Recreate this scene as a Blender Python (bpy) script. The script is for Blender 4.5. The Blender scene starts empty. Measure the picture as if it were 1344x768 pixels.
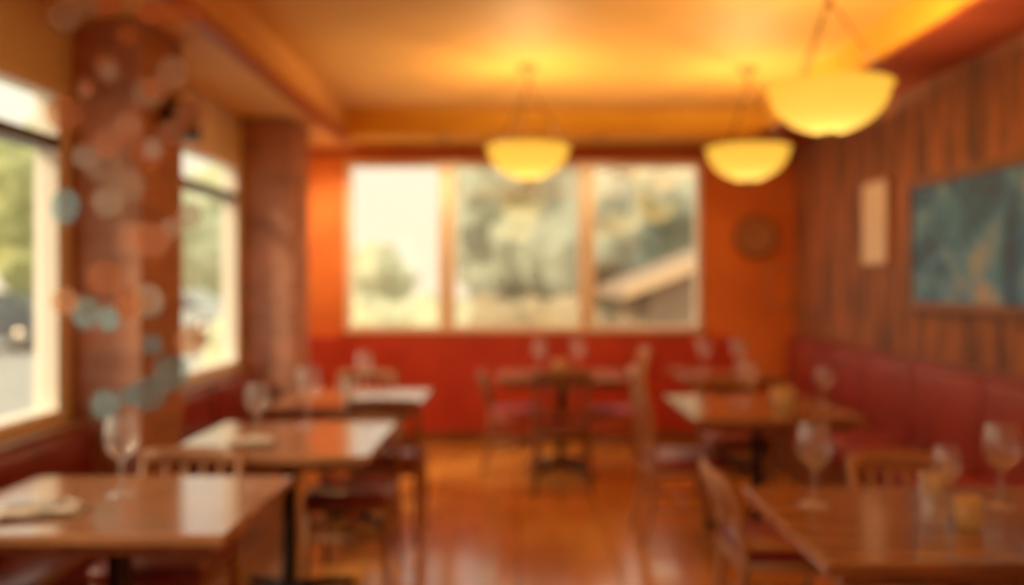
import bpy, bmesh, math, random
from mathutils import Vector, Matrix, noise
random.seed(7)
scene = bpy.context.scene
scene.view_settings.view_transform = 'Standard'
scene.view_settings.exposure = 0.2
scene.view_settings.gamma = 1.10

# ---------------------------------------------------------------- materials
def mat(name, c1, c2=None, scale=4.0, rough=0.5, stretch=(1,1,1), bump=0.0, coat=0.0,
        metallic=0.0, emit=None, emit_s=0.0, spec=0.5, detail=4, lo=0.35, hi=0.65):
    m = bpy.data.materials.new(name); m.use_nodes = True
    nt = m.node_tree; b = nt.nodes['Principled BSDF']
    b.inputs['Roughness'].default_value = rough
    b.inputs['Metallic'].default_value = metallic
    b.inputs['Coat Weight'].default_value = coat
    b.inputs['Coat Roughness'].default_value = 0.08
    b.inputs['Specular IOR Level'].default_value = spec
    c2 = c2 or tuple(x*0.8 for x in c1)
    tc = nt.nodes.new('ShaderNodeTexCoord'); mp = nt.nodes.new('ShaderNodeMapping')
    mp.inputs['Scale'].default_value = stretch
    nz = nt.nodes.new('ShaderNodeTexNoise'); nz.inputs['Scale'].default_value = scale
    nz.inputs['Detail'].default_value = detail
    cr = nt.nodes.new('ShaderNodeValToRGB')
    cr.color_ramp.elements[0].position = lo; cr.color_ramp.elements[1].position = hi
    cr.color_ramp.elements[0].color = (*c2, 1); cr.color_ramp.elements[1].color = (*c1, 1)
    L = nt.links.new
    L(tc.outputs['Object'], mp.inputs['Vector']); L(mp.outputs['Vector'], nz.inputs['Vector'])
    L(nz.outputs['Fac'], cr.inputs['Fac']); L(cr.outputs['Color'], b.inputs['Base Color'])
    if bump:
        bp = nt.nodes.new('ShaderNodeBump'); bp.inputs['Strength'].default_value = bump
        bp.inputs['Distance'].default_value = 0.02
        L(nz.outputs['Fac'], bp.inputs['Height']); L(bp.outputs['Normal'], b.inputs['Normal'])
    if emit:
        b.inputs['Emission Color'].default_value = (*emit, 1)
        b.inputs['Emission Strength'].default_value = emit_s
    return m

def brick_mat(name, c1, c2, mortar, scale=3.0):
    m = mat(name, c1, c2, scale=5, rough=0.8, bump=0.3)
    nt = m.node_tree; b = nt.nodes['Principled BSDF']
    br = nt.nodes.new('ShaderNodeTexBrick'); br.inputs['Scale'].default_value = scale
    br.inputs['Mortar Size'].default_value = 0.012
    br.inputs['Color1'].default_value = (*c1, 1); br.inputs['Color2'].default_value = (*c2, 1)
    br.inputs['Mortar'].default_value = (*mortar, 1)
    tc = nt.nodes['Texture Coordinate']
    sp = nt.nodes.new('ShaderNodeSeparateXYZ'); ad = nt.nodes.new('ShaderNodeMath'); ad.operation = 'ADD'
    cb = nt.nodes.new('ShaderNodeCombineXYZ')
    L = nt.links.new
    L(tc.outputs['Object'], sp.inputs[0]); L(sp.outputs['X'], ad.inputs[0]); L(sp.outputs['Y'], ad.inputs[1])
    L(ad.outputs[0], cb.inputs['X']); L(sp.outputs['Z'], cb.inputs['Y']); L(cb.outputs[0], br.inputs['Vector'])
    mx = nt.nodes.new('ShaderNodeMix'); mx.data_type = 'RGBA'; mx.inputs['Factor'].default_value = 0.6
    L(nt.nodes['Color Ramp'].outputs['Color'], mx.inputs[6]); L(br.outputs['Color'], mx.inputs[7])
    L(mx.outputs[2], b.inputs['Base Color'])
    return m

def glass_mat(name, tint=(1,1,1), power=4.0, gain=0.6, lo=0.04, rough=0.02, refl=(1,1,1), diff=0.0, dcol=(1,1,1)):
    m = bpy.data.materials.new(name); m.use_nodes = True
    nt = m.node_tree; nt.nodes.clear(); L = nt.links.new
    o = nt.nodes.new('ShaderNodeOutputMaterial'); mx = nt.nodes.new('ShaderNodeMixShader')
    t = nt.nodes.new('ShaderNodeBsdfTransparent'); t.inputs[0].default_value = (*tint, 1)
    g = nt.nodes.new('ShaderNodeBsdfGlossy'); g.inputs['Roughness'].default_value = rough
    g.inputs['Color'].default_value = (*refl, 1)
    f = nt.nodes.new('ShaderNodeLayerWeight'); f.inputs['Blend'].default_value = 0.5
    pw = nt.nodes.new('ShaderNodeMath'); pw.operation = 'POWER'; pw.inputs[1].default_value = power
    ml_ = nt.nodes.new('ShaderNodeMath'); ml_.operation = 'MULTIPLY_ADD'; ml_.use_clamp = True
    ml_.inputs[1].default_value = gain; ml_.inputs[2].default_value = lo
    L(f.outputs['Facing'], pw.inputs[0]); L(pw.outputs[0], ml_.inputs[0])
    src = t.outputs[0]
    if diff > 0:
        d = nt.nodes.new('ShaderNodeBsdfDiffuse'); d.inputs[0].default_value = (*dcol,1)
        tl = nt.nodes.new('ShaderNodeBsdfTranslucent'); tl.inputs[0].default_value = (*dcol,1)
        m1 = nt.nodes.new('ShaderNodeMixShader'); m1.inputs[0].default_value = 0.5
        L(d.outputs[0], m1.inputs[1]); L(tl.outputs[0], m1.inputs[2])
        m2 = nt.nodes.new('ShaderNodeMixShader'); m2.inputs[0].default_value = diff
        L(t.outputs[0], m2.inputs[1]); L(m1.outputs[0], m2.inputs[2]); src = m2.outputs[0]
    L(ml_.outputs[0], mx.inputs[0]); L(src, mx.inputs[1]); L(g.outputs[0], mx.inputs[2])
    L(mx.outputs[0], o.inputs['Surface'])
    return m

def plank_floor():
    m = mat('floor_planks', (0.64,0.26,0.058), (0.54,0.21,0.044), scale=1.6, rough=0.17, stretch=(5,1,1), coat=0.25)
    nt = m.node_tree; b = nt.nodes['Principled BSDF']
    br = nt.nodes.new('ShaderNodeTexBrick'); br.inputs['Scale'].default_value = 1.0
    br.inputs['Brick Width'].default_value = 0.5; br.inputs['Row Height'].default_value = 0.5
    br.offset = 0.0
    br.inputs['Mortar Size'].default_value = 0.006
    br.inputs['Color1'].default_value = (1,1,1,1); br.inputs['Color2'].default_value = (0.9,0.87,0.84,1)
    br.inputs['Mortar'].default_value = (0.4,0.35,0.3,1)
    mx = nt.nodes.new('ShaderNodeMix'); mx.data_type = 'RGBA'; mx.blend_type = 'MULTIPLY'; mx.inputs['Factor'].default_value = 0.8
    L = nt.links.new
    L(nt.nodes['Texture Coordinate'].outputs['Object'], br.inputs['Vector'])
    L(nt.nodes['Color Ramp'].outputs['Color'], mx.inputs[6]); L(br.outputs['Color'], mx.inputs[7])
    L(mx.outputs[2], b.inputs['Base Color'])
    return m

M = {}
M['floor'] = plank_floor()
M['ceil'] = mat('ceiling_paint', (0.84,0.48,0.12), (0.78,0.43,0.10), scale=1.2, rough=0.6)
M['soffit_lit'] = mat('soffit_lit_yellow', (0.95,0.54,0.05), (0.9,0.48,0.04), scale=2, rough=0.6)  # cove light on the soffit faces put into the bright yellow
M['soffit_r'] = mat('soffit_red', (0.42,0.07,0.03), (0.35,0.06,0.025), scale=2, rough=0.6)
M['soffit_o'] = mat('soffit_orange', (0.88,0.50,0.18), (0.82,0.45,0.15), scale=2, rough=0.6)
M['backwall'] = mat('wall_orange_plaster', (0.92,0.28,0.07), (0.76,0.19,0.05), scale=1.6, rough=0.65)
M['cream'] = mat('cream_paint', (0.88,0.78,0.60), (0.82,0.72,0.54), scale=3, rough=0.55)
M['frame'] = mat('window_frame_paint', (0.97,0.91,0.80), (0.93,0.86,0.74), scale=3, rough=0.5)
M['frame_dk'] = mat('transom_metal', (0.10,0.08,0.08), (0.07,0.06,0.06), scale=3, rough=0.4)
M['panel'] = mat('wall_wood_panel', (0.47,0.18,0.08), (0.14,0.07,0.055), scale=2.6, rough=0.6, stretch=(1,4.0,0.8), bump=0.2, lo=0.38, hi=0.62)
M['brick'] = brick_mat('column_brick', (0.58,0.24,0.14), (0.30,0.125,0.085), (0.55,0.34,0.23), scale=2.2)
M['red'] = mat('red_vinyl', (0.62,0.066,0.042), (0.50,0.045,0.032), scale=2.5, rough=0.42)
M['red_md'] = mat('burgundy_vinyl', (0.33,0.042,0.032), (0.24,0.030,0.025), scale=2.5, rough=0.45)
M['red_dk'] = mat('dark_red_vinyl', (0.25,0.032,0.028), (0.18,0.023,0.021), scale=3, rough=0.28)
M['table'] = mat('table_wood', (0.35,0.155,0.070), (0.23,0.096,0.045), scale=3, rough=0.2, stretch=(1,7,1), coat=0.5)
M['wood'] = mat('chair_wood', (0.34,0.14,0.06), (0.23,0.09,0.04), scale=5, rough=0.35, stretch=(4,4,1))
M['wood_lt'] = mat('chair_wood_light', (0.58,0.30,0.15), (0.46,0.22,0.11), scale=5, rough=0.35, stretch=(4,4,1))
M['iron'] = mat('dark_iron', (0.03,0.025,0.025), (0.02,0.018,0.018), scale=5, rough=0.4, metallic=0.6)
M['brass'] = mat('aged_brass', (0.45,0.25,0.08), (0.35,0.18,0.06), scale=8, rough=0.35, metallic=0.7)
M['trimbrown'] = mat('brown_trim', (0.26,0.10,0.045), (0.2,0.075,0.035), scale=4, rough=0.4)
M['trimred'] = mat('crown_red', (0.50,0.11,0.03), (0.42,0.08,0.025), scale=4, rough=0.5)
M['pane'] = glass_mat('window_glass_side', (0.94,0.97,0.93), 5.0, 0.5, 0.12, 0.01)
M['pane_b'] = glass_mat('window_glass_tinted', (1,1,0.96), 5.0, 0.5, 0.25, 0.01)
M['glass'] = glass_mat('wine_glass', (0.97,0.97,0.96), 2.2, 0.8, 0.07, 0.03, diff=0.12)
M['amber'] = mat('amber_glass', (0.5,0.2,0.06), (0.42,0.16,0.05), rough=0.2, emit=(1,0.42,0.08), emit_s=0.08)
M['linen'] = mat('linen', (0.62,0.50,0.40), (0.54,0.43,0.33), scale=20, rough=0.8)
M['steel'] = mat('steel', (0.5,0.45,0.4), (0.4,0.36,0.32), rough=0.25, metallic=1)
M['paper'] = mat('framed_paper', (0.97,0.95,0.90), (0.90,0.87,0.82), scale=9, rough=0.6, lo=0.3, hi=0.5)
M['bark'] = mat('bark', (0.34,0.28,0.2), (0.28,0.22,0.16), scale=6, rough=0.9)
M['leaf_a'] = mat('foliage_grey_green_haze', (0.48,0.54,0.42), (0.41,0.46,0.36), scale=0.9, rough=0.95, spec=0.1)  # outdoor haze put into the colour: light, greyed, low contrast
M['leaf_b'] = mat('foliage_yellow_green', (0.48,0.50,0.22), (0.38,0.40,0.18), scale=0.9, rough=0.95, spec=0.1)
M['leaf_c'] = mat('foliage_pale_haze', (0.72,0.72,0.46), (0.60,0.61,0.38), scale=0.9, rough=0.95, spec=0.1)  # leaf colour lightened to carry the haze outside
M['leaf_d'] = mat('foliage_brown', (0.46,0.38,0.22), (0.36,0.30,0.18), scale=0.9, rough=0.95, spec=0.1)
M['road'] = mat('pale_asphalt', (0.42,0.40,0.36), (0.35,0.33,0.30), scale=0.8, rough=0.85)
M['housewall'] = mat('neighbour_wall', (0.40,0.28,0.17), (0.34,0.24,0.15), scale=2, rough=0.8)
M['roof'] = mat('neighbour_roof', (0.42,0.30,0.2), (0.36,0.26,0.18), scale=5, rough=0.8)
M['eave'] = mat('eave_cream', (0.85,0.60,0.34), (0.8,0.55,0.30), scale=2, rough=0.6)
M['tyre'] = mat('tyre', (0.03,0.03,0.03), rough=0.8)
M['car_dk'] = mat('car_paint_dark', (0.07,0.09,0.11), (0.06,0.08,0.1), rough=0.2, coat=0.6)
M['car_sv'] = mat('car_paint_silver', (0.62,0.66,0.66), (0.58,0.6,0.6), rough=0.25, coat=0.6)
M['carglass'] = mat('car_glass', (0.12,0.15,0.16), (0.1,0.12,0.13), rough=0.08)
M['fill_lens'] = mat('fill_light_lens', (0.9,0.8,0.6), rough=0.4, emit=(1,0.6,0.2), emit_s=0.6)  # glowing lens of the added soffit fill lights

mp = bpy.data.materials.new('abstract_painting'); mp.use_nodes = True
nt = mp.node_tree; b = nt.nodes['Principled BSDF']; b.inputs['Roughness'].default_value = 0.45
tc = nt.nodes.new('ShaderNodeTexCoord'); nz = nt.nodes.new('ShaderNodeTexNoise')
nz.inputs['Scale'].default_value = 3.9; nz.inputs['Detail'].default_value = 4; nz.inputs['Distortion'].default_value = 0.4
cr = nt.nodes.new('ShaderNodeValToRGB'); e = cr.color_ramp.elements
e[0].position = 0.34; e[0].color = (0.012,0.08,0.30,1); e[1].position = 0.76; e[1].color = (0.62,0.50,0.45,1)
x = e.new(0.46); x.color = (0.02,0.20,0.58,1); x = e.new(0.55); x.color = (0.07,0.35,0.80,1); x = e.new(0.65); x.color = (0.30,0.48,0.70,1)
nt.links.new(tc.outputs['Object'], nz.inputs['Vector']); nt.links.new(nz.outputs['Fac'], cr.inputs['Fac'])
nt.links.new(cr.outputs['Color'], b.inputs['Base Color'])
M['painting'] = mp

ml = bpy.data.materials.new('alabaster_glass'); ml.use_nodes = True
nt = ml.node_tree; nt.nodes.clear(); L = nt.links.new
o = nt.nodes.new('ShaderNodeOutputMaterial'); ad = nt.nodes.new('ShaderNodeAddShader')
tr = nt.nodes.new('ShaderNodeBsdfTranslucent'); em = nt.nodes.new('ShaderNodeEmission')
tc = nt.nodes.new('ShaderNodeTexCoord'); nz = nt.nodes.new('ShaderNodeTexNoise'); nz.inputs['Scale'].default_value = 6
cr = nt.nodes.new('ShaderNodeValToRGB')
cr.color_ramp.elements[0].color = (1.0,0.40,0.010,1); cr.color_ramp.elements[1].color = (1.0,0.47,0.016,1)
L(tc.outputs['Object'], nz.inputs['Vector']); L(nz.outputs['Fac'], cr.inputs['Fac'])
L(cr.outputs['Color'], em.inputs['Color']); em.inputs['Strength'].default_value = 0.74
tr.inputs['Color'].default_value = (0.024,0.023,0.013,1)
L(tr.outputs[0], ad.inputs[0]); L(em.outputs[0], ad.inputs[1]); L(ad.outputs[0], o.inputs['Surface'])
M['bowl'] = ml
M['capiz'] = glass_mat('bokeh_disc', (0.95,0.92,0.88), 2.0, 0.2, 0.04, 0.35, (1,0.95,0.9), diff=0.28, dcol=(0.80,0.72,0.64))  # these three disc materials imitate blurred light spots
M['bokeh_t'] = glass_mat('bokeh_disc_teal', (0.75,0.90,0.95), 2.0, 0.2, 0.04, 0.35, (0.8,1,1), diff=0.22, dcol=(0.42,0.62,0.70))
M['bokeh_o'] = glass_mat('bokeh_disc_amber', (1,0.85,0.7), 2.0, 0.2, 0.04, 0.35, (1,0.8,0.6), diff=0.22, dcol=(0.95,0.48,0.28))

# ---------------------------------------------------------------- mesh builder
class MB:
    def __init__(s): s.bm = bmesh.new(); s.mats = []
    def mi(s, k):
        if k not in s.mats: s.mats.append(k)
        return s.mats.index(k)
    def _fin(s, faces, k, smooth=False):
        i = s.mi(k)
        for f in faces:
            f.material_index = i; f.smooth = smooth
    def box(s, lo, hi, k, bevel=0.0, rot=None, seg=2, smooth=False):
        lo = Vector(lo); hi = Vector(hi); c = (lo+hi)/2; d = hi-lo
        t = bmesh.new(); bmesh.ops.create_cube(t, size=1.0)
        bmesh.ops.scale(t, vec=d, verts=t.verts)
        if bevel: bmesh.ops.bevel(t, geom=t.edges[:], offset=bevel, segments=seg, affect='EDGES', profile=0.5)
        if rot is not None: bmesh.ops.transform(t, matrix=rot, verts=t.verts)
        bmesh.ops.translate(t, vec=c, verts=t.verts)
        s.merge(t, k, smooth)
    def quad(s, pts, k):
        s._fin([s.bm.faces.new([s.bm.verts.new(p) for p in pts])], k)
    def merge(s, t, k, smooth=False):
        vm = {}
        for v in t.verts: vm[v] = s.bm.verts.new(v.co)
        fs = []
        for f in t.faces:
            try: fs.append(s.bm.faces.new([vm[v] for v in f.verts]))
            except ValueError: pass
        s._fin(fs, k, smooth); t.free()
    def tube(s, pts, rad, k, seg=10, cap=True, flat=None):
        pts = [Vector(p) for p in pts]
        if not isinstance(rad, (list, tuple)): rad = [rad]*len(pts)
        rings = []
        for i, p in enumerate(pts):
            a = pts[max(i-1,0)]; b_ = pts[min(i+1,len(pts)-1)]
            d = (b_-a).normalized()
            up = Vector((0,0,1)) if abs(d.z) < 0.9 else Vector((0,1,0))
            u = d.cross(up).normalized(); w = u.cross(d).normalized()
            fu, fw = (flat or (1,1))
            rings.append([s.bm.verts.new(p + u*math.cos(2*math.pi*j/seg)*rad[i]*fu + w*math.sin(2*math.pi*j/seg)*rad[i]*fw) for j in range(seg)])
        fs = []
        for i in range(len(rings)-1):
            for j in range(seg):
                fs.append(s.bm.faces.new([rings[i][j], rings[i][(j+1)%seg], rings[i+1][(j+1)%seg], rings[i+1][j]]))
        if cap:
            fs.append(s.bm.faces.new(rings[0][::-1])); fs.append(s.bm.faces.new(rings[-1]))
        s._fin(fs, k, True)
    def lathe(s, prof, k, c=(0,0,0), seg=32, axis='Z'):
        rings = []; c = Vector(c)
        for r, z in prof:
            r = max(r, 0.0004)
            ring = []
            for j in range(seg):
                a = 2*math.pi*j/seg
                v = Vector((r*math.cos(a), r*math.sin(a), z))
                if axis == 'X': v = Vector((v.z, v.x, v.y))
                if axis == 'Y': v = Vector((v.x, v.z, v.y))
                ring.append(s.bm.verts.new(c+v))
            rings.append(ring)
        fs = []
        for i in range(len(rings)-1):
            for j in range(seg):
                fs.append(s.bm.faces.new([rings[i][j], rings[i][(j+1)%seg], rings[i+1][(j+1)%seg], rings[i+1][j]]))
        s._fin(fs, k, True)
    def prism(s, poly, y0, y1, k, bevel=0.0):
        t = bmesh.new()
        a = [t.verts.new((x, y0, z)) for x, z in poly]; b_ = [t.verts.new((x, y1, z)) for x, z in poly]
        t.faces.new(a); t.faces.new(b_[::-1]); n = len(poly)
        for i in range(n): t.faces.new([a[(i+1)%n], a[i], b_[i], b_[(i+1)%n]])
        if bevel: bmesh.ops.bevel(t, geom=t.edges[:], offset=bevel, segments=2, affect='EDGES')
        s.merge(t, k, False)
    def done(s, name, loc=(0,0,0), rz=0.0, recalc=True):
        if recalc: bmesh.ops.recalc_face_normals(s.bm, faces=s.bm.faces)
        me = bpy.data.meshes.new(name); s.bm.to_mesh(me); s.bm.free()
        for k in s.mats: me.materials.append(M[k])
        ob = bpy.data.objects.new(name, me); scene.collection.objects.link(ob)
        ob.location = loc; ob.rotation_euler = (0,0,rz)
        return ob

# ---------------------------------------------------------------- room shell
XL, XR, YB, YF = -2.04, 2.52, 7.94, -2.2
HC = 2.9
w = MB(); w.box((XL-0.12, YF-0.12, -0.12), (XR+0.12, YB+0.12, 0), 'floor'); w.done('floor')
w = MB(); w.box((XL-0.12, YF-0.12, HC), (XR+0.12, YB+0.12, HC+0.12), 'ceil'); w.done('ceiling')
w = MB(); w.box((XL, YF, 2.66), (-1.45, YB, HC), 'soffit_o'); w.box((-1.50, YF, 2.63), (-1.43, 7.4, 2.69), 'trimred'); w.done('trim_1')
w = MB(); w.box((2.0, YF, 2.70), (XR, YB, HC), 'soffit_lit')
w.box((2.02, YF, 2.68), (XR, YB, 2.70), 'soffit_r'); w.done('trim_2')
w = MB(); w.box((-1.45, 7.4, 2.69), (2.0, YB, HC), 'soffit_lit'); w.done('trim_3')
w = MB(); w.box((XL, YB-0.06, 2.58), (XR, YB, 2.68), 'trimred', bevel=0.015); w.done('trim_4')
wx0, wx1, wz0, wz1 = -1.56, 1.66, 1.0, 2.54
w = MB()
w.box((XL-0.12, YB, 0), (wx0, YB+0.12, HC), 'backwall'); w.box((wx1, YB, 0), (XR+0.12, YB+0.12, HC), 'backwall')
w.box((wx0, YB, 0), (wx1, YB+0.12, wz0), 'backwall'); w.box((wx0, YB, wz1), (wx1, YB+0.12, HC), 'backwall')
w.done('wall_back')
w = MB(); w.box((XR, YF, 0), (XR+0.12, YB, HC), 'panel')
w.done('wall_right')
w = MB(); y = YF+0.1
while y < YB-0.12:
    w.box((XR-0.012, y, 0.95), (XR, y+0.17, 2.68), 'panel', bevel=0.004); y += 0.18
w.done('trim_5')
w = MB(); w.box((XL-0.12, YF-0.12, 0), (XR+0.12, YF, HC), 'backwall'); w.done('wall_front')
sill, head = 0.83, 2.32
w = MB()
w.box((XL-0.12, YF, 0), (XL, YB, sill), 'cream'); w.box((XL-0.12, YF, head), (XL, YB, HC), 'cream')
for a, b_ in ((YF, -1.9), (0.7, 1.2), (3.95, 4.5), (6.4, YB)):
    w.box((XL-0.12, a, sill), (XL, b_, head), 'cream')
w.done('wall_left')

def window_side(y0, y1, n):
    w = MB(); x0, x1 = XL-0.09, XL+0.01
    w.box((x0, y0, sill), (x1, y0+0.08, head), 'frame'); w.box((x0, y1-0.09, sill), (x1, y1, head), 'frame')
    w.box((x0, y0+0.08, sill), (x1+0.02, y1-0.09, sill+0.06), 'frame'); w.box((x0, y0+0.08, head-0.05), (x1, y1-0.09, head), 'frame')
    w.box((x0-0.01, y0+0.08, 2.035), (x1+0.015, y1-0.09, 2.085), 'frame_dk')
    X = XL-0.05
    w.quad([(X,y0+0.08,sill+0.06),(X,y1-0.09,sill+0.06),(X,y1-0.09,head-0.05),(X,y0+0.08,head-0.05)], 'pane')
    w.done('window_%d' % n, recalc=False)
window_side(-1.9, 0.7, 4); window_side(1.2, 3.95, 2); window_side(4.5, 6.4, 3)
w = MB(); y0, y1 = YB-0.03, YB+0.08
w.box((wx0, y0, wz0), (wx0+0.05, y1, wz1), 'frame'); w.box((wx1-0.05, y0, wz0), (wx1, y1, wz1), 'frame')
w.box((wx0+0.05, y0, wz0), (wx1-0.05, y1, wz0+0.05), 'frame'); w.box((wx0+0.05, y0, wz1-0.05), (wx1-0.05, y1, wz1), 'frame')
for xm in (-0.645, 0.62):
    w.box((xm-0.075, y0, wz0+0.05), (xm+0.075, y1, wz1-0.05), 'frame')
Y = YB+0.03
w.quad([(wx0+0.05,Y,wz0+0.05),(wx1-0.05,Y,wz0+0.05),(wx1-0.05,Y,wz1-0.05),(wx0+0.05,Y,wz1-0.05)], 'pane_b')
w.done('window_1', recalc=False)
w = MB(); w.box((wx0-0.06, YB-0.075, 0.965), (wx1+0.06, YB-0.03, wz0), 'trimred', bevel=0.01); w.done('trim_6')

w = MB(); w.box((XL, 4.0, 0), (-1.72, 4.5, 2.66), 'brick', bevel=0.01); w.box((XL, 3.97, 0), (-1.69, 4.53, 0.12), 'trimbrown'); w.done('brick_column')
w = MB(); w.box((XL, 6.45, 0), (-1.66, 6.95, 2.66), 'brick', bevel=0.01); w.box((XL, 6.42, 0), (-1.63, 6.98, 0.12), 'trimbrown'); w.done('brick_column')

w = MB(); n = 8; x = XL+0.02; st = (1.95-x)/n
for i in range(n):
    w.box((x+i*st, YB-0.07, 0.1), (x+(i+1)*st, YB, 0.965), 'red', bevel=0.012)
w.done('wall_back_padding')
w = MB(); w.box((XL+0.02, YB-0.09, 0), (1.95, YB, 0.1), 'trimbrown', bevel=0.008); w.done('baseboard_back')

def banquette(name, length, rz, loc, h=0.95, depth=0.55, m='red', capm='red_dk'):
    w = MB(); n = max(1, round(length/0.9)); st = length/n
    w.box((0, 0.02, 0), (length, depth-0.05, 0.30), 'trimbrown')
    for i in range(n):
        w.box((i*st+0.003, 0.02, 0.30), ((i+1)*st-0.003, depth, 0.46), m, bevel=0.035, seg=3, smooth=True)
        w.box((i*st+0.003, 0.0, 0.44), ((i+1)*st-0.003, 0.13, h), m, bevel=0.03, seg=3, smooth=True)
    w.box((0, 0.0, h-0.01), (length, 0.10, h+0.03), capm, bevel=0.01)
    return w.done(name, loc, rz)
banquette('banquette_bench', 4.95, math.radians(90), (XR-0.015, 2.85, 0), h=0.95, m='red_md')
banquette('banquette_bench', 1.84, math.radians(-90), (XL+0.015, 6.40, 0), h=0.80, depth=0.46, capm='trimbrown', m='red_dk')
banquette('banquette_bench', 2.2, math.radians(-90), (XL+0.015, 3.93, 0), h=0.80, depth=0.46, capm='trimbrown', m='red_dk')

# ---------------------------------------------------------------- furniture
def table(x0, x1, y0, y1, h=0.75, name='dining_table'):
    w = MB(); cx, cy = (x0+x1)/2, (y0+y1)/2; hx, hy = (x1-x0)/2, (y1-y0)/2
    w.box((-hx, -hy, h-0.035), (hx, hy, h), 'table', bevel=0.008)
    w.box((-hx+0.06, -hy+0.06, h-0.075), (hx-0.06, hy-0.06, h-0.035), 'wood')
    w.lathe([(0.0,0.035),(0.05,0.035),(0.045,0.06),(0.035,0.12),(0.035,0.6),(0.06,0.67),(0.11,0.675),(0.11,0.68),(0,0.68)], 'iron', seg=20)
    for a in range(4):
        r = math.radians(45+90*a); d = Vector((math.cos(r), math.sin(r), 0))
        w.tube([d*0.02+Vector((0,0,0.07)), d*0.2+Vector((0,0,0.05)), d*0.34+Vector((0,0,0.022))], [0.03,0.026,0.02], 'iron', seg=8)
    return w.done(name, (cx, cy, 0))
table(-1.73, -0.81, 2.42, 3.16)
table(-1.46, -0.60, 3.52, 4.38)
table(-1.42, -0.56, 4.86, 5.74)
table(0.765, 1.85, 2.17, 3.0)
table(0.90, 1.80, 4.48, 5.42)
table(1.20, 1.98, 6.35, 7.2)
table(-0.17, 0.82, 6.3, 7.1)

def chair(x, y, face, back=0.88, m='wood', seat='red_dk', wd=0.40):
    w = MB(); hw = wd/2; d = 0.20
    for sx in (-1, 1):
        w.tube([(sx*(hw-0.02), d-0.03, 0.42), (sx*(hw-0.01), d-0.02, 0.0)], [0.02, 0.014], m, seg=8)
        w.tube([(sx*(hw-0.01), -d-0.05, 0.0), (sx*(hw-0.02), -d+0.01, 0.25), (sx*(hw-0.02), -d+0.02, 0.45),
                (sx*(hw-0.015), -d-0.01, 0.45+(back-0.45)*0.55), (sx*(hw-0.01), -d-0.06, back)],
               [0.015,0.019,0.021,0.018,0.015], m, seg=8)
        w.tube([(sx*(hw-0.015), d-0.03, 0.2), (sx*(hw-0.015), -d, 0.2)], 0.010, m, seg=6)
        w.tube([(sx*(hw-0.02), d-0.03, 0.395), (sx*(hw-0.02), -d+0.01, 0.395)], 0.022, m, seg=6)
    w.tube([(-hw+0.02, 0, 0.2), (hw-0.02, 0, 0.2)], 0.010, m, seg=6)
    w.tube([(-hw+0.02, d-0.03, 0.395), (hw-0.02, d-0.03, 0.395)], 0.022, m, seg=6)
    w.tube([(-hw+0.02, -d+0.01, 0.395), (hw-0.02, -d+0.01, 0.395)], 0.022, m, seg=6)
    w.box((-hw, -d, 0.41), (hw, d+0.01, 0.47), seat, bevel=0.024, seg=3, smooth=True)
    for z, r, yo in ((back-0.03, 0.036, -0.055), (0.55, 0.016, 0.0)):
        pts = []
        for i in range(9):
            t = -1+2*i/8; pts.append((t*(hw-0.005), -d+yo-0.03*(1-t*t), z+ (0.012*(1-t*t) if r > 0.03 else 0)))
        w.tube(pts, r, m, seg=8, flat=(0.38, 1.0))
    for i in range(4):
        t = -0.6+0.4*i
        w.tube([(t*(hw-0.02), -d-0.025, 0.55), (t*(hw-0.02), -d-0.045-0.03*(1-t*t), back-0.05)], 0.011, m, seg=6)
    return w.done('dining_chair', (x, y, 0), face)
R = math.radians
chair(-1.28, 3.20, R(180), back=0.78)
chair(-0.80, 4.26, R(180), back=0.74)
chair(-0.74, 5.04, R(0), back=0.80)
chair(-1.05, 5.85, R(180), back=0.82)
chair(0.30, 6.20, R(0), back=0.84)
chair(-0.02, 6.82, R(-90), back=0.74, seat='red')
chair(0.72, 6.80, R(90), back=0.92, seat='red', m='wood_lt')
chair(0.93, 5.00, R(-90), back=0.95, seat='red_md', wd=0.42, m='wood_lt')
chair(1.50, 3.20, R(180), back=0.76, m='wood_lt')
chair(1.02, 3.42, R(-90), back=0.72, m='wood_lt')
chair(1.40, 5.68, R(180), back=0.76)

# ---------------------------------------------------------------- tableware
TZ = 0.751
def wine(x, y, h=0.24, sc=1.0):
    w = MB(); k = h/0.24
    p = [(0.0,0.0),(0.036,0.0),(0.036,0.003),(0.012,0.008),(0.005,0.014),(0.004,0.05),(0.0045,0.10),(0.012,0.112),
         (0.030,0.128),(0.042,0.152),(0.045,0.175),(0.041,0.205),(0.034,0.24)]
    w.lathe([(r*k*sc, z*k) for r, z in p], 'glass', seg=28)
    w.done('wine_glass', (x, y, TZ), recalc=False)
def tumbler(x, y, r=0.038, h=0.13):
    w = MB(); w.lathe([(0,0.0),(r*0.85,0),(r*0.85,0.008),(r,h),(r*0.93,h),(r*0.8,0.012),(0,0.012)], 'glass', seg=28)
    w.done('water_tumbler', (x, y, TZ), recalc=False)
def candle(x, y, r=0.036, h=0.09):
    w = MB(); w.lathe([(0,0),(r*0.8,0),(r,h*0.35),(r,h),(r*0.9,h),(r*0.88,h*0.5),(0,h*0.5)], 'amber', seg=24)
    w.tube([(0,0,h*0.5),(0,0,h*0.62)], 0.002, 'iron', seg=6)
    w.done('candle_holder', (x, y, TZ))
wine(-1.30, 2.87, 0.26, 1.1); wine(-1.17, 3.93, 0.245, 1.15); wine(-1.01, 4.22, 0.29, 1.1)
wine(-0.98, 5.58, 0.25, 1.1); tumbler(-1.0, 5.2, h=0.12)
wine(0.925, 2.74, 0.26, 1.15); wine(1.50, 2.72, 0.26, 1.15)
tumbler(1.20, 2.53, h=0.15); candle(1.285, 2.50, 0.038, 0.085); wine(1.30, 2.66, 0.20, 1.1)
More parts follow.
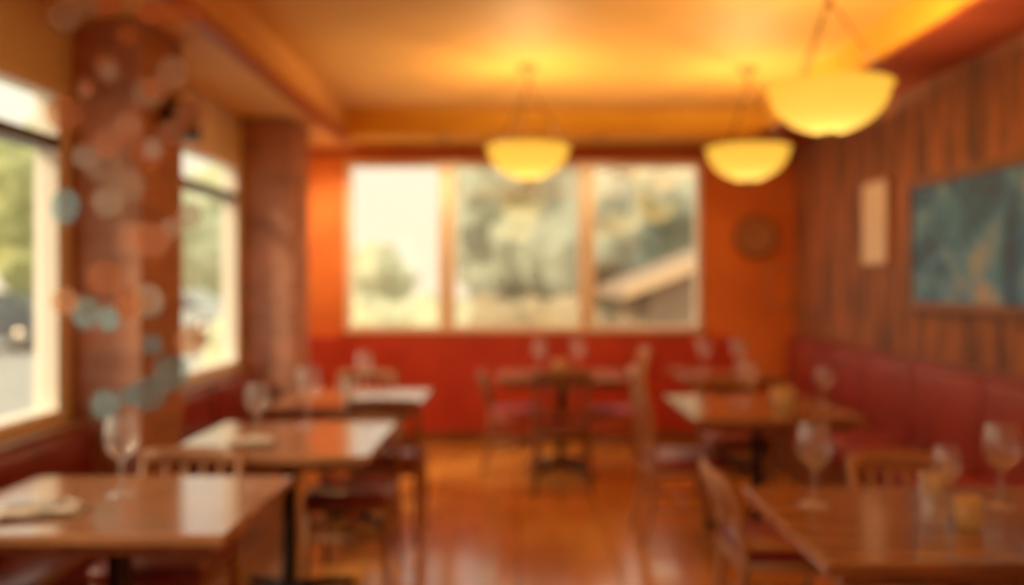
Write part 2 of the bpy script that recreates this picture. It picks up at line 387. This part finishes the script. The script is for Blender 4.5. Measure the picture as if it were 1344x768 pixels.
wine(1.32, 5.02, 0.25, 1.15); wine(1.73, 4.95, 0.22, 1.15); candle(1.45, 4.80, 0.06, 0.12)
wine(1.44, 6.8, 0.26, 1.2); wine(1.68, 6.7, 0.26, 1.2)
wine(0.16, 6.7, 0.26, 1.2); wine(0.46, 6.7, 0.26, 1.2); candle(0.31, 6.6, 0.055, 0.11)

def napkin(x, y, sx, sy, rz):
    w = MB(); t = bmesh.new()
    for lay in range(3):
        n = 10; g = []
        for i in range(n+1):
            g.append([t.verts.new(((i/n-0.5)*sx*(1-0.08*lay), (j/n-0.5)*sy*(1-0.06*lay), 0.002+0.006*lay+0.003*math.sin(i*1.1+j*0.7+lay)+0.003)) for j in range(n+1)])
        for i in range(n):
            for j in range(n): t.faces.new([g[i][j], g[i+1][j], g[i+1][j+1], g[i][j+1]])
    w.merge(t, 'linen', True)
    w.done('folded_napkin', (x, y, TZ), rz, recalc=False)
napkin(-1.44, 2.64, 0.24, 0.13, R(20)); napkin(-1.15, 3.78, 0.2, 0.12, R(10))
def cutlery(x, y, rz, kind):
    w = MB()
    w.tube([(-0.1,0,0.004),(-0.06,0,0.005),(0.0,0,0.004)], [0.006,0.005,0.003], 'steel', seg=8, flat=(1,0.5))
    if kind == 'knife':
        w.tube([(0,0,0.004),(0.03,0.001,0.004),(0.09,0.001,0.004),(0.11,0,0.004)], [0.004,0.009,0.009,0.002], 'steel', seg=8, flat=(1,0.25))
    else:
        w.tube([(0,0,0.004),(0.03,0,0.006),(0.05,0,0.004)], [0.004,0.011,0.011], 'steel', seg=8, flat=(1,0.25))
        for i in range(4): w.tube([(0.048,-0.009+0.006*i,0.005),(0.09,-0.008+0.0053*i,0.008)], 0.0018, 'steel', seg=5)
    w.done('table_'+kind, (x, y, TZ+0.0245), rz)
cutlery(-1.46, 2.63, R(15), 'knife'); cutlery(-1.43, 2.66, R(24), 'fork')

# ---------------------------------------------------------------- pendant lamps
def pendant(x, y, pw, zr=2.34, r=0.285):
    w = MB(); hb = 0.20
    prof = []
    n = 14
    for i in range(n+1):
        a = i/n*math.pi/2
        prof.append((r*0.94*math.sin(a)**0.95 if i else 0.0, zr-hb*math.cos(a)**1.1 if i < n else zr))
    prof.append((r, zr+0.012)); prof.append((r*0.985, zr+0.018))
    w.lathe(prof, 'bowl', seg=48)
    w.lathe([(0,zr-hb-0.05),(0.008,zr-hb-0.045),(0.014,zr-hb-0.03),(0.008,zr-hb-0.02),(0.03,zr-hb-0.008),(0.035,zr-hb+0.004)], 'brass', seg=16)
    top = HC-0.16
    for a in range(3):
        t = R(90+120*a+20)
        w.tube([(r*0.96*math.cos(t), r*0.96*math.sin(t), zr+0.01), (0.015*math.cos(t), 0.015*math.sin(t), top)], 0.004, 'iron', seg=6)
    w.tube([(0,0,top-0.02),(0,0,HC-0.03)], 0.01, 'brass', seg=8)
    w.lathe([(0,top-0.04),(0.02,top-0.03),(0.025,top),(0.01,top+0.02)], 'brass', seg=12)
    w.lathe([(0.0,HC-0.045),(0.03,HC-0.04),(0.065,HC-0.015),(0.07,HC)], 'brass', seg=24)
    ob = w.done('pendant_lamp', (x, y, 0))
    ld = bpy.data.lights.new('bulb', 'POINT'); ld.energy = pw; ld.color = (1.0, 0.59, 0.22); ld.shadow_soft_size = 0.04
    lo = bpy.data.objects.new('bulb', ld); scene.collection.objects.link(lo); lo.location = (0, 0, zr-0.09); lo.parent = ob
    return ob
for px, py, pw in ((0.067, 5.9, 44), (1.56, 5.95, 40), (1.44, 4.06, 40), (0.0, 1.7, 26), (1.44, 1.7, 22)):  # last two hang out of view, added as fill light
    pendant(px, py, pw)

def fill_light(x, y, e, z=2.66):  # added fixture with spot, brightens back wall and window frames
    w = MB(); w.lathe([(0.062,0.0),(0.062,-0.012),(0.045,-0.014),(0.042,-0.004)], 'brass', seg=24)
    w.lathe([(0,-0.005),(0.042,-0.005)], 'fill_lens', seg=24)
    ob = w.done('added_fill_light', (x, y, z))
    ld = bpy.data.lights.new('fill_light_bulb', 'SPOT'); ld.energy = e; ld.color = (1,0.62,0.26); ld.spot_size = R(150); ld.spot_blend = 1.0; ld.shadow_soft_size = 0.05
    lo = bpy.data.objects.new('fill_light_bulb', ld); scene.collection.objects.link(lo); lo.location = (0,0,-0.03); lo.parent = ob
fill_light(-1.72, 7.35, 56)
fill_light(-0.65, 7.55, 30, 2.69)
fill_light(0.70, 7.55, 18, 2.69)

# ---------------------------------------------------------------- wall things
w = MB(); a0, a1, z0, z1 = 3.95, 5.58, 1.27, 2.09
X = XR-0.012
w.box((X-0.02, a0+0.05, z0+0.05), (X, a1-0.05, z1-0.05), 'painting')
for lo, hi in (((X-0.04,a0,z0),(X,a1,z0+0.06)), ((X-0.04,a0,z1-0.06),(X,a1,z1)), ((X-0.04,a0,z0+0.06),(X,a0+0.06,z1-0.06)), ((X-0.04,a1-0.06,z0+0.06),(X,a1,z1-0.06))):
    w.box(lo, hi, 'trimbrown', bevel=0.008)
w.done('framed_painting')
w = MB(); w.box((X-0.03, 5.90, 1.58), (X, 6.30, 2.14), 'paper', bevel=0.006); w.box((X-0.034,5.88,1.56),(X,5.90,2.16),'wood_lt'); w.box((X-0.034,6.30,1.56),(X,6.32,2.16),'wood_lt')
w.box((X-0.034,5.90,2.14),(X,6.30,2.16),'wood_lt'); w.box((X-0.034,5.90,1.56),(X,6.30,1.58),'wood_lt'); w.done('framed_print')
w = MB(); c = (2.15, YB-0.03, 1.86)
w.lathe([(0,-0.005),(0.165,-0.005),(0.17,-0.02),(0.195,-0.02),(0.2,0.03)], 'wood', c, seg=40, axis='Y')
w.lathe([(0,-0.008),(0.16,-0.006)], 'wood_lt', c, seg=40, axis='Y')
w.tube([(c[0],c[1]-0.012,c[2]),(c[0]+0.02,c[1]-0.012,c[2]+0.12)], 0.005, 'iron', seg=6); w.tube([(c[0],c[1]-0.012,c[2]),(c[0]-0.08,c[1]-0.012,c[2]+0.03)], 0.006, 'iron', seg=6)
w.done('wall_clock')
w = MB(); w.box((2.24, YB-0.03, 1.2), (2.48, YB, 1.6), 'wood_lt', bevel=0.008); w.box((2.27, YB-0.035, 1.23), (2.45, YB-0.03, 1.57), 'backwall'); w.done('menu_frame')
w = MB(); w.box((-1.71,4.22,2.15),(-1.57,4.40,2.33),'iron',bevel=0.012, rot=Matrix.Rotation(R(15),3,'Z').to_4x4())
w.lathe([(0,0),(0.05,0.0),(0.055,-0.01)], 'tyre', (-1.62,4.205,2.24), seg=20, axis='Y'); w.box((-1.73,4.28,2.22),(-1.68,4.34,2.26),'iron'); w.done('wall_speaker')

# capiz discs on strands: added shapes for out-of-focus light spots
w = MB(); ym = 3.35
w.box((-1.74, ym-0.06, 2.635), (-1.22, ym+0.06, 2.66), 'trimbrown', bevel=0.005)
rs = random.Random(5)
kinds = 'wotowowtoo'
kk_i = 0
for q in range(9):
    sx = -1.71 + q*0.055; yo = ym + (-0.045, 0.0, 0.045)[q % 3]
    zs = []; z = 2.55 - rs.uniform(0, 0.16)
    while z > 0.95:
        zs.append((z, rs.uniform(0.038, 0.068)))
        z -= rs.uniform(0.22, 0.40) if z > 1.95 else rs.uniform(0.35, 0.62)
    w.tube([(sx, yo, 2.64), (sx, yo, zs[-1][0])], 0.0012, 'brass', seg=5)
    for z, r in zs:
        kk = kinds[kk_i % 10]; kk_i += 1
        rot = Matrix.Rotation(rs.uniform(-0.35,0.35), 4, 'Z')
        t = bmesh.new(); bmesh.ops.create_cone(t, cap_ends=True, segments=28, radius1=r, radius2=r, depth=0.003)
        bmesh.ops.transform(t, matrix=Matrix.Translation((sx, yo, z)) @ rot @ Matrix.Rotation(R(90), 4, 'X'), verts=t.verts)
        w.merge(t, {'w':'capiz','t':'bokeh_t','o':'bokeh_o'}[kk])
w.done('bokeh_disc_strands')

# ---------------------------------------------------------------- outdoors
GZ = -0.16
w = MB(); w.box((-60,-30,GZ-0.2),(60,90,GZ),'road'); w.done('ground')

def tree(x, y, h, r, leaf, n=14, seed=0):
    rd = random.Random(seed); w = MB()
    w.tube([(0,0,0),(0.05,0.05,h*0.3),(-0.05,0.1,h*0.6)], [0.18,0.14,0.08], 'bark', seg=8)
    for i in range(n):
        a = rd.uniform(0, 6.28); q = rd.uniform(0.1, 0.75)*r
        c = Vector((q*math.cos(a), q*math.sin(a), rd.uniform(h*0.32, h*0.92)))
        rr = rd.uniform(0.35, 0.6)*r
        t = bmesh.new(); bmesh.ops.create_icosphere(t, subdivisions=3, radius=rr)
        for v in t.verts:
            nn = noise.noise(v.co*2.2/rr*0.8+Vector((i*3.1, seed, 0)))*0.35+noise.noise(v.co*6/rr+Vector((i,0,seed)))*0.16
            v.co *= 1+nn
        bmesh.ops.translate(t, vec=c, verts=t.verts); w.merge(t, leaf, False)
    w.done('tree', (x, y, GZ))
tree(0.35, 18.5, 4.7, 2.2, 'leaf_a', 18, 1)
tree(5.0, 22.5, 5.8, 3.0, 'leaf_a', 18, 2)
tree(-3.9, 24, 2.2, 1.4, 'leaf_c', 12, 3)
tree(9.5, 24, 7.0, 2.6, 'leaf_a', 14, 6)
tree(-16.0, 29, 6.2, 3.0, 'leaf_b', 16, 4)
tree(-22.5, 31, 7.0, 3.0, 'leaf_b', 16, 5)
tree(-10.2, 31, 5.6, 2.2, 'leaf_c', 12, 7)
w = MB()
for i in range(9):
    t = bmesh.new(); bmesh.ops.create_icosphere(t, subdivisions=3, radius=0.75)
    for v in t.verts: v.co *= 1+0.3*noise.noise(v.co*3+Vector((i*2,0,0)))
    bmesh.ops.translate(t, vec=(-4.0+i*0.6, 13.4+0.3*math.sin(i*2), 0.62), verts=t.verts); w.merge(t, 'leaf_d' if i > 5 else 'leaf_c')
w.done('hedge', (0,0,GZ))
w = MB()
y0, y1 = 12.6, 17.0
poly = [(1.9,GZ),(1.9,1.35),(4.2,2.25),(6.5,1.35),(6.5,GZ)]
w.prism(poly, y0, y1, 'housewall')
def slab(p, q, th, k, ya, yb):
    w.prism([(p[0],p[1]),(q[0],q[1]),(q[0],q[1]+th),(p[0],p[1]+th)], ya, yb, k)
slab((1.5,1.20),(4.2,2.26),0.16,'roof',y0-0.3,y1+0.3); slab((4.2,2.26),(6.9,1.20),0.16,'roof',y0-0.3,y1+0.3)
slab((1.5,1.22),(4.2,2.28),0.17,'eave',y0-0.36,y0-0.3); slab((4.2,2.28),(6.9,1.22),0.17,'eave',y0-0.36,y0-0.3)
w.done('neighbour_house')

def car(x, y, rz, paint):
    w = MB()
    lower = [(-2.2,0.32),(-2.22,0.62),(-2.1,0.80),(-1.2,0.90),(1.45,0.92),(2.1,0.88),(2.2,0.65),(2.18,0.32)]
    w.prism(lower, -0.85, 0.85, paint, bevel=0.05)
    cabin = [(-1.25,0.88),(-0.55,1.36),(0.75,1.40),(1.65,0.90)]
    w.prism(cabin, -0.72, 0.72, paint, bevel=0.05)
    for s in (-1, 1):
        a, b_ = sorted((s*0.715, s*0.735))
        w.prism([(-1.02,0.92),(-0.5,1.29),(0.05,1.31),(0.05,0.92)], a, b_, 'carglass')
        w.prism([(0.12,0.92),(0.12,1.31),(0.72,1.32),(1.35,0.92)], a, b_, 'carglass')
        for cx in (-1.38, 1.4):
            w.lathe([(0,-0.1),(0.30,-0.1),(0.33,-0.06),(0.33,0.06),(0.30,0.1),(0,0.1)], 'tyre', (cx, s*0.79, 0.33), seg=28, axis='Y')
            w.lathe([(0,s*0.03),(0.06,s*0.035),(0.10,s*0.02),(0.19,s*0.02),(0.2,s*0.0)], 'steel', (cx, s*0.885, 0.33), seg=24, axis='Y')
    w.box((-2.235,-0.75,0.62),(-2.17,-0.45,0.74),'eave',bevel=0.01); w.box((-2.235,0.45,0.62),(-2.17,0.75,0.74),'eave',bevel=0.01)
    w.box((-2.26,-0.8,0.34),(-2.16,0.8,0.46),'steel',bevel=0.02); w.box((2.14,-0.8,0.36),(2.24,0.8,0.48),'steel',bevel=0.02)
    w.box((-0.35,-0.85,0.95),(-0.2,-0.735,1.02),'steel'); w.box((-0.35,0.735,0.95),(-0.2,0.85,1.02),'steel')
    w.done('parked_car', (x, y, GZ), rz)
car(-12.6, 20.6, 0, 'car_dk')
car(-9.3, 23.0, 0, 'car_sv')

# ---------------------------------------------------------------- light
wd = bpy.data.worlds.new('overcast_sky'); scene.world = wd; wd.use_nodes = True
nt = wd.node_tree; bg = nt.nodes['Background']
tc = nt.nodes.new('ShaderNodeTexCoord'); sp = nt.nodes.new('ShaderNodeSeparateXYZ'); cr = nt.nodes.new('ShaderNodeValToRGB')
cr.color_ramp.elements[0].position = 0.0; cr.color_ramp.elements[0].color = (1.0,0.84,0.58,1)
cr.color_ramp.elements[1].position = 0.5; cr.color_ramp.elements[1].color = (0.93,0.93,0.84,1)
nt.links.new(tc.outputs['Generated'], sp.inputs[0]); nt.links.new(sp.outputs['Z'], cr.inputs['Fac']); nt.links.new(cr.outputs['Color'], bg.inputs['Color'])
bg.inputs['Strength'].default_value = 1.3
sd = bpy.data.lights.new('sun', 'SUN'); sd.energy = 3.6; sd.angle = R(10); sd.color = (1,0.72,0.40)
so = bpy.data.objects.new('sun', sd); scene.collection.objects.link(so); so.location = (-8,-5,9)
so.rotation_euler = Vector((0.66, 0.40, -0.56)).to_track_quat('-Z','Y').to_euler()

# ---------------------------------------------------------------- camera
cd = bpy.data.cameras.new('camera'); cam = bpy.data.objects.new('camera', cd); scene.collection.objects.link(cam)
cam.location = (0,0,1.45); cam.rotation_euler = (R(90),0,0)
cd.sensor_width = 36; cd.lens = 30.8; cd.shift_x = -8/1344; cd.shift_y = -14/1344
cd.dof.use_dof = True; cd.dof.focus_distance = 1.0; cd.dof.aperture_fstop = 1.45
scene.camera = cam
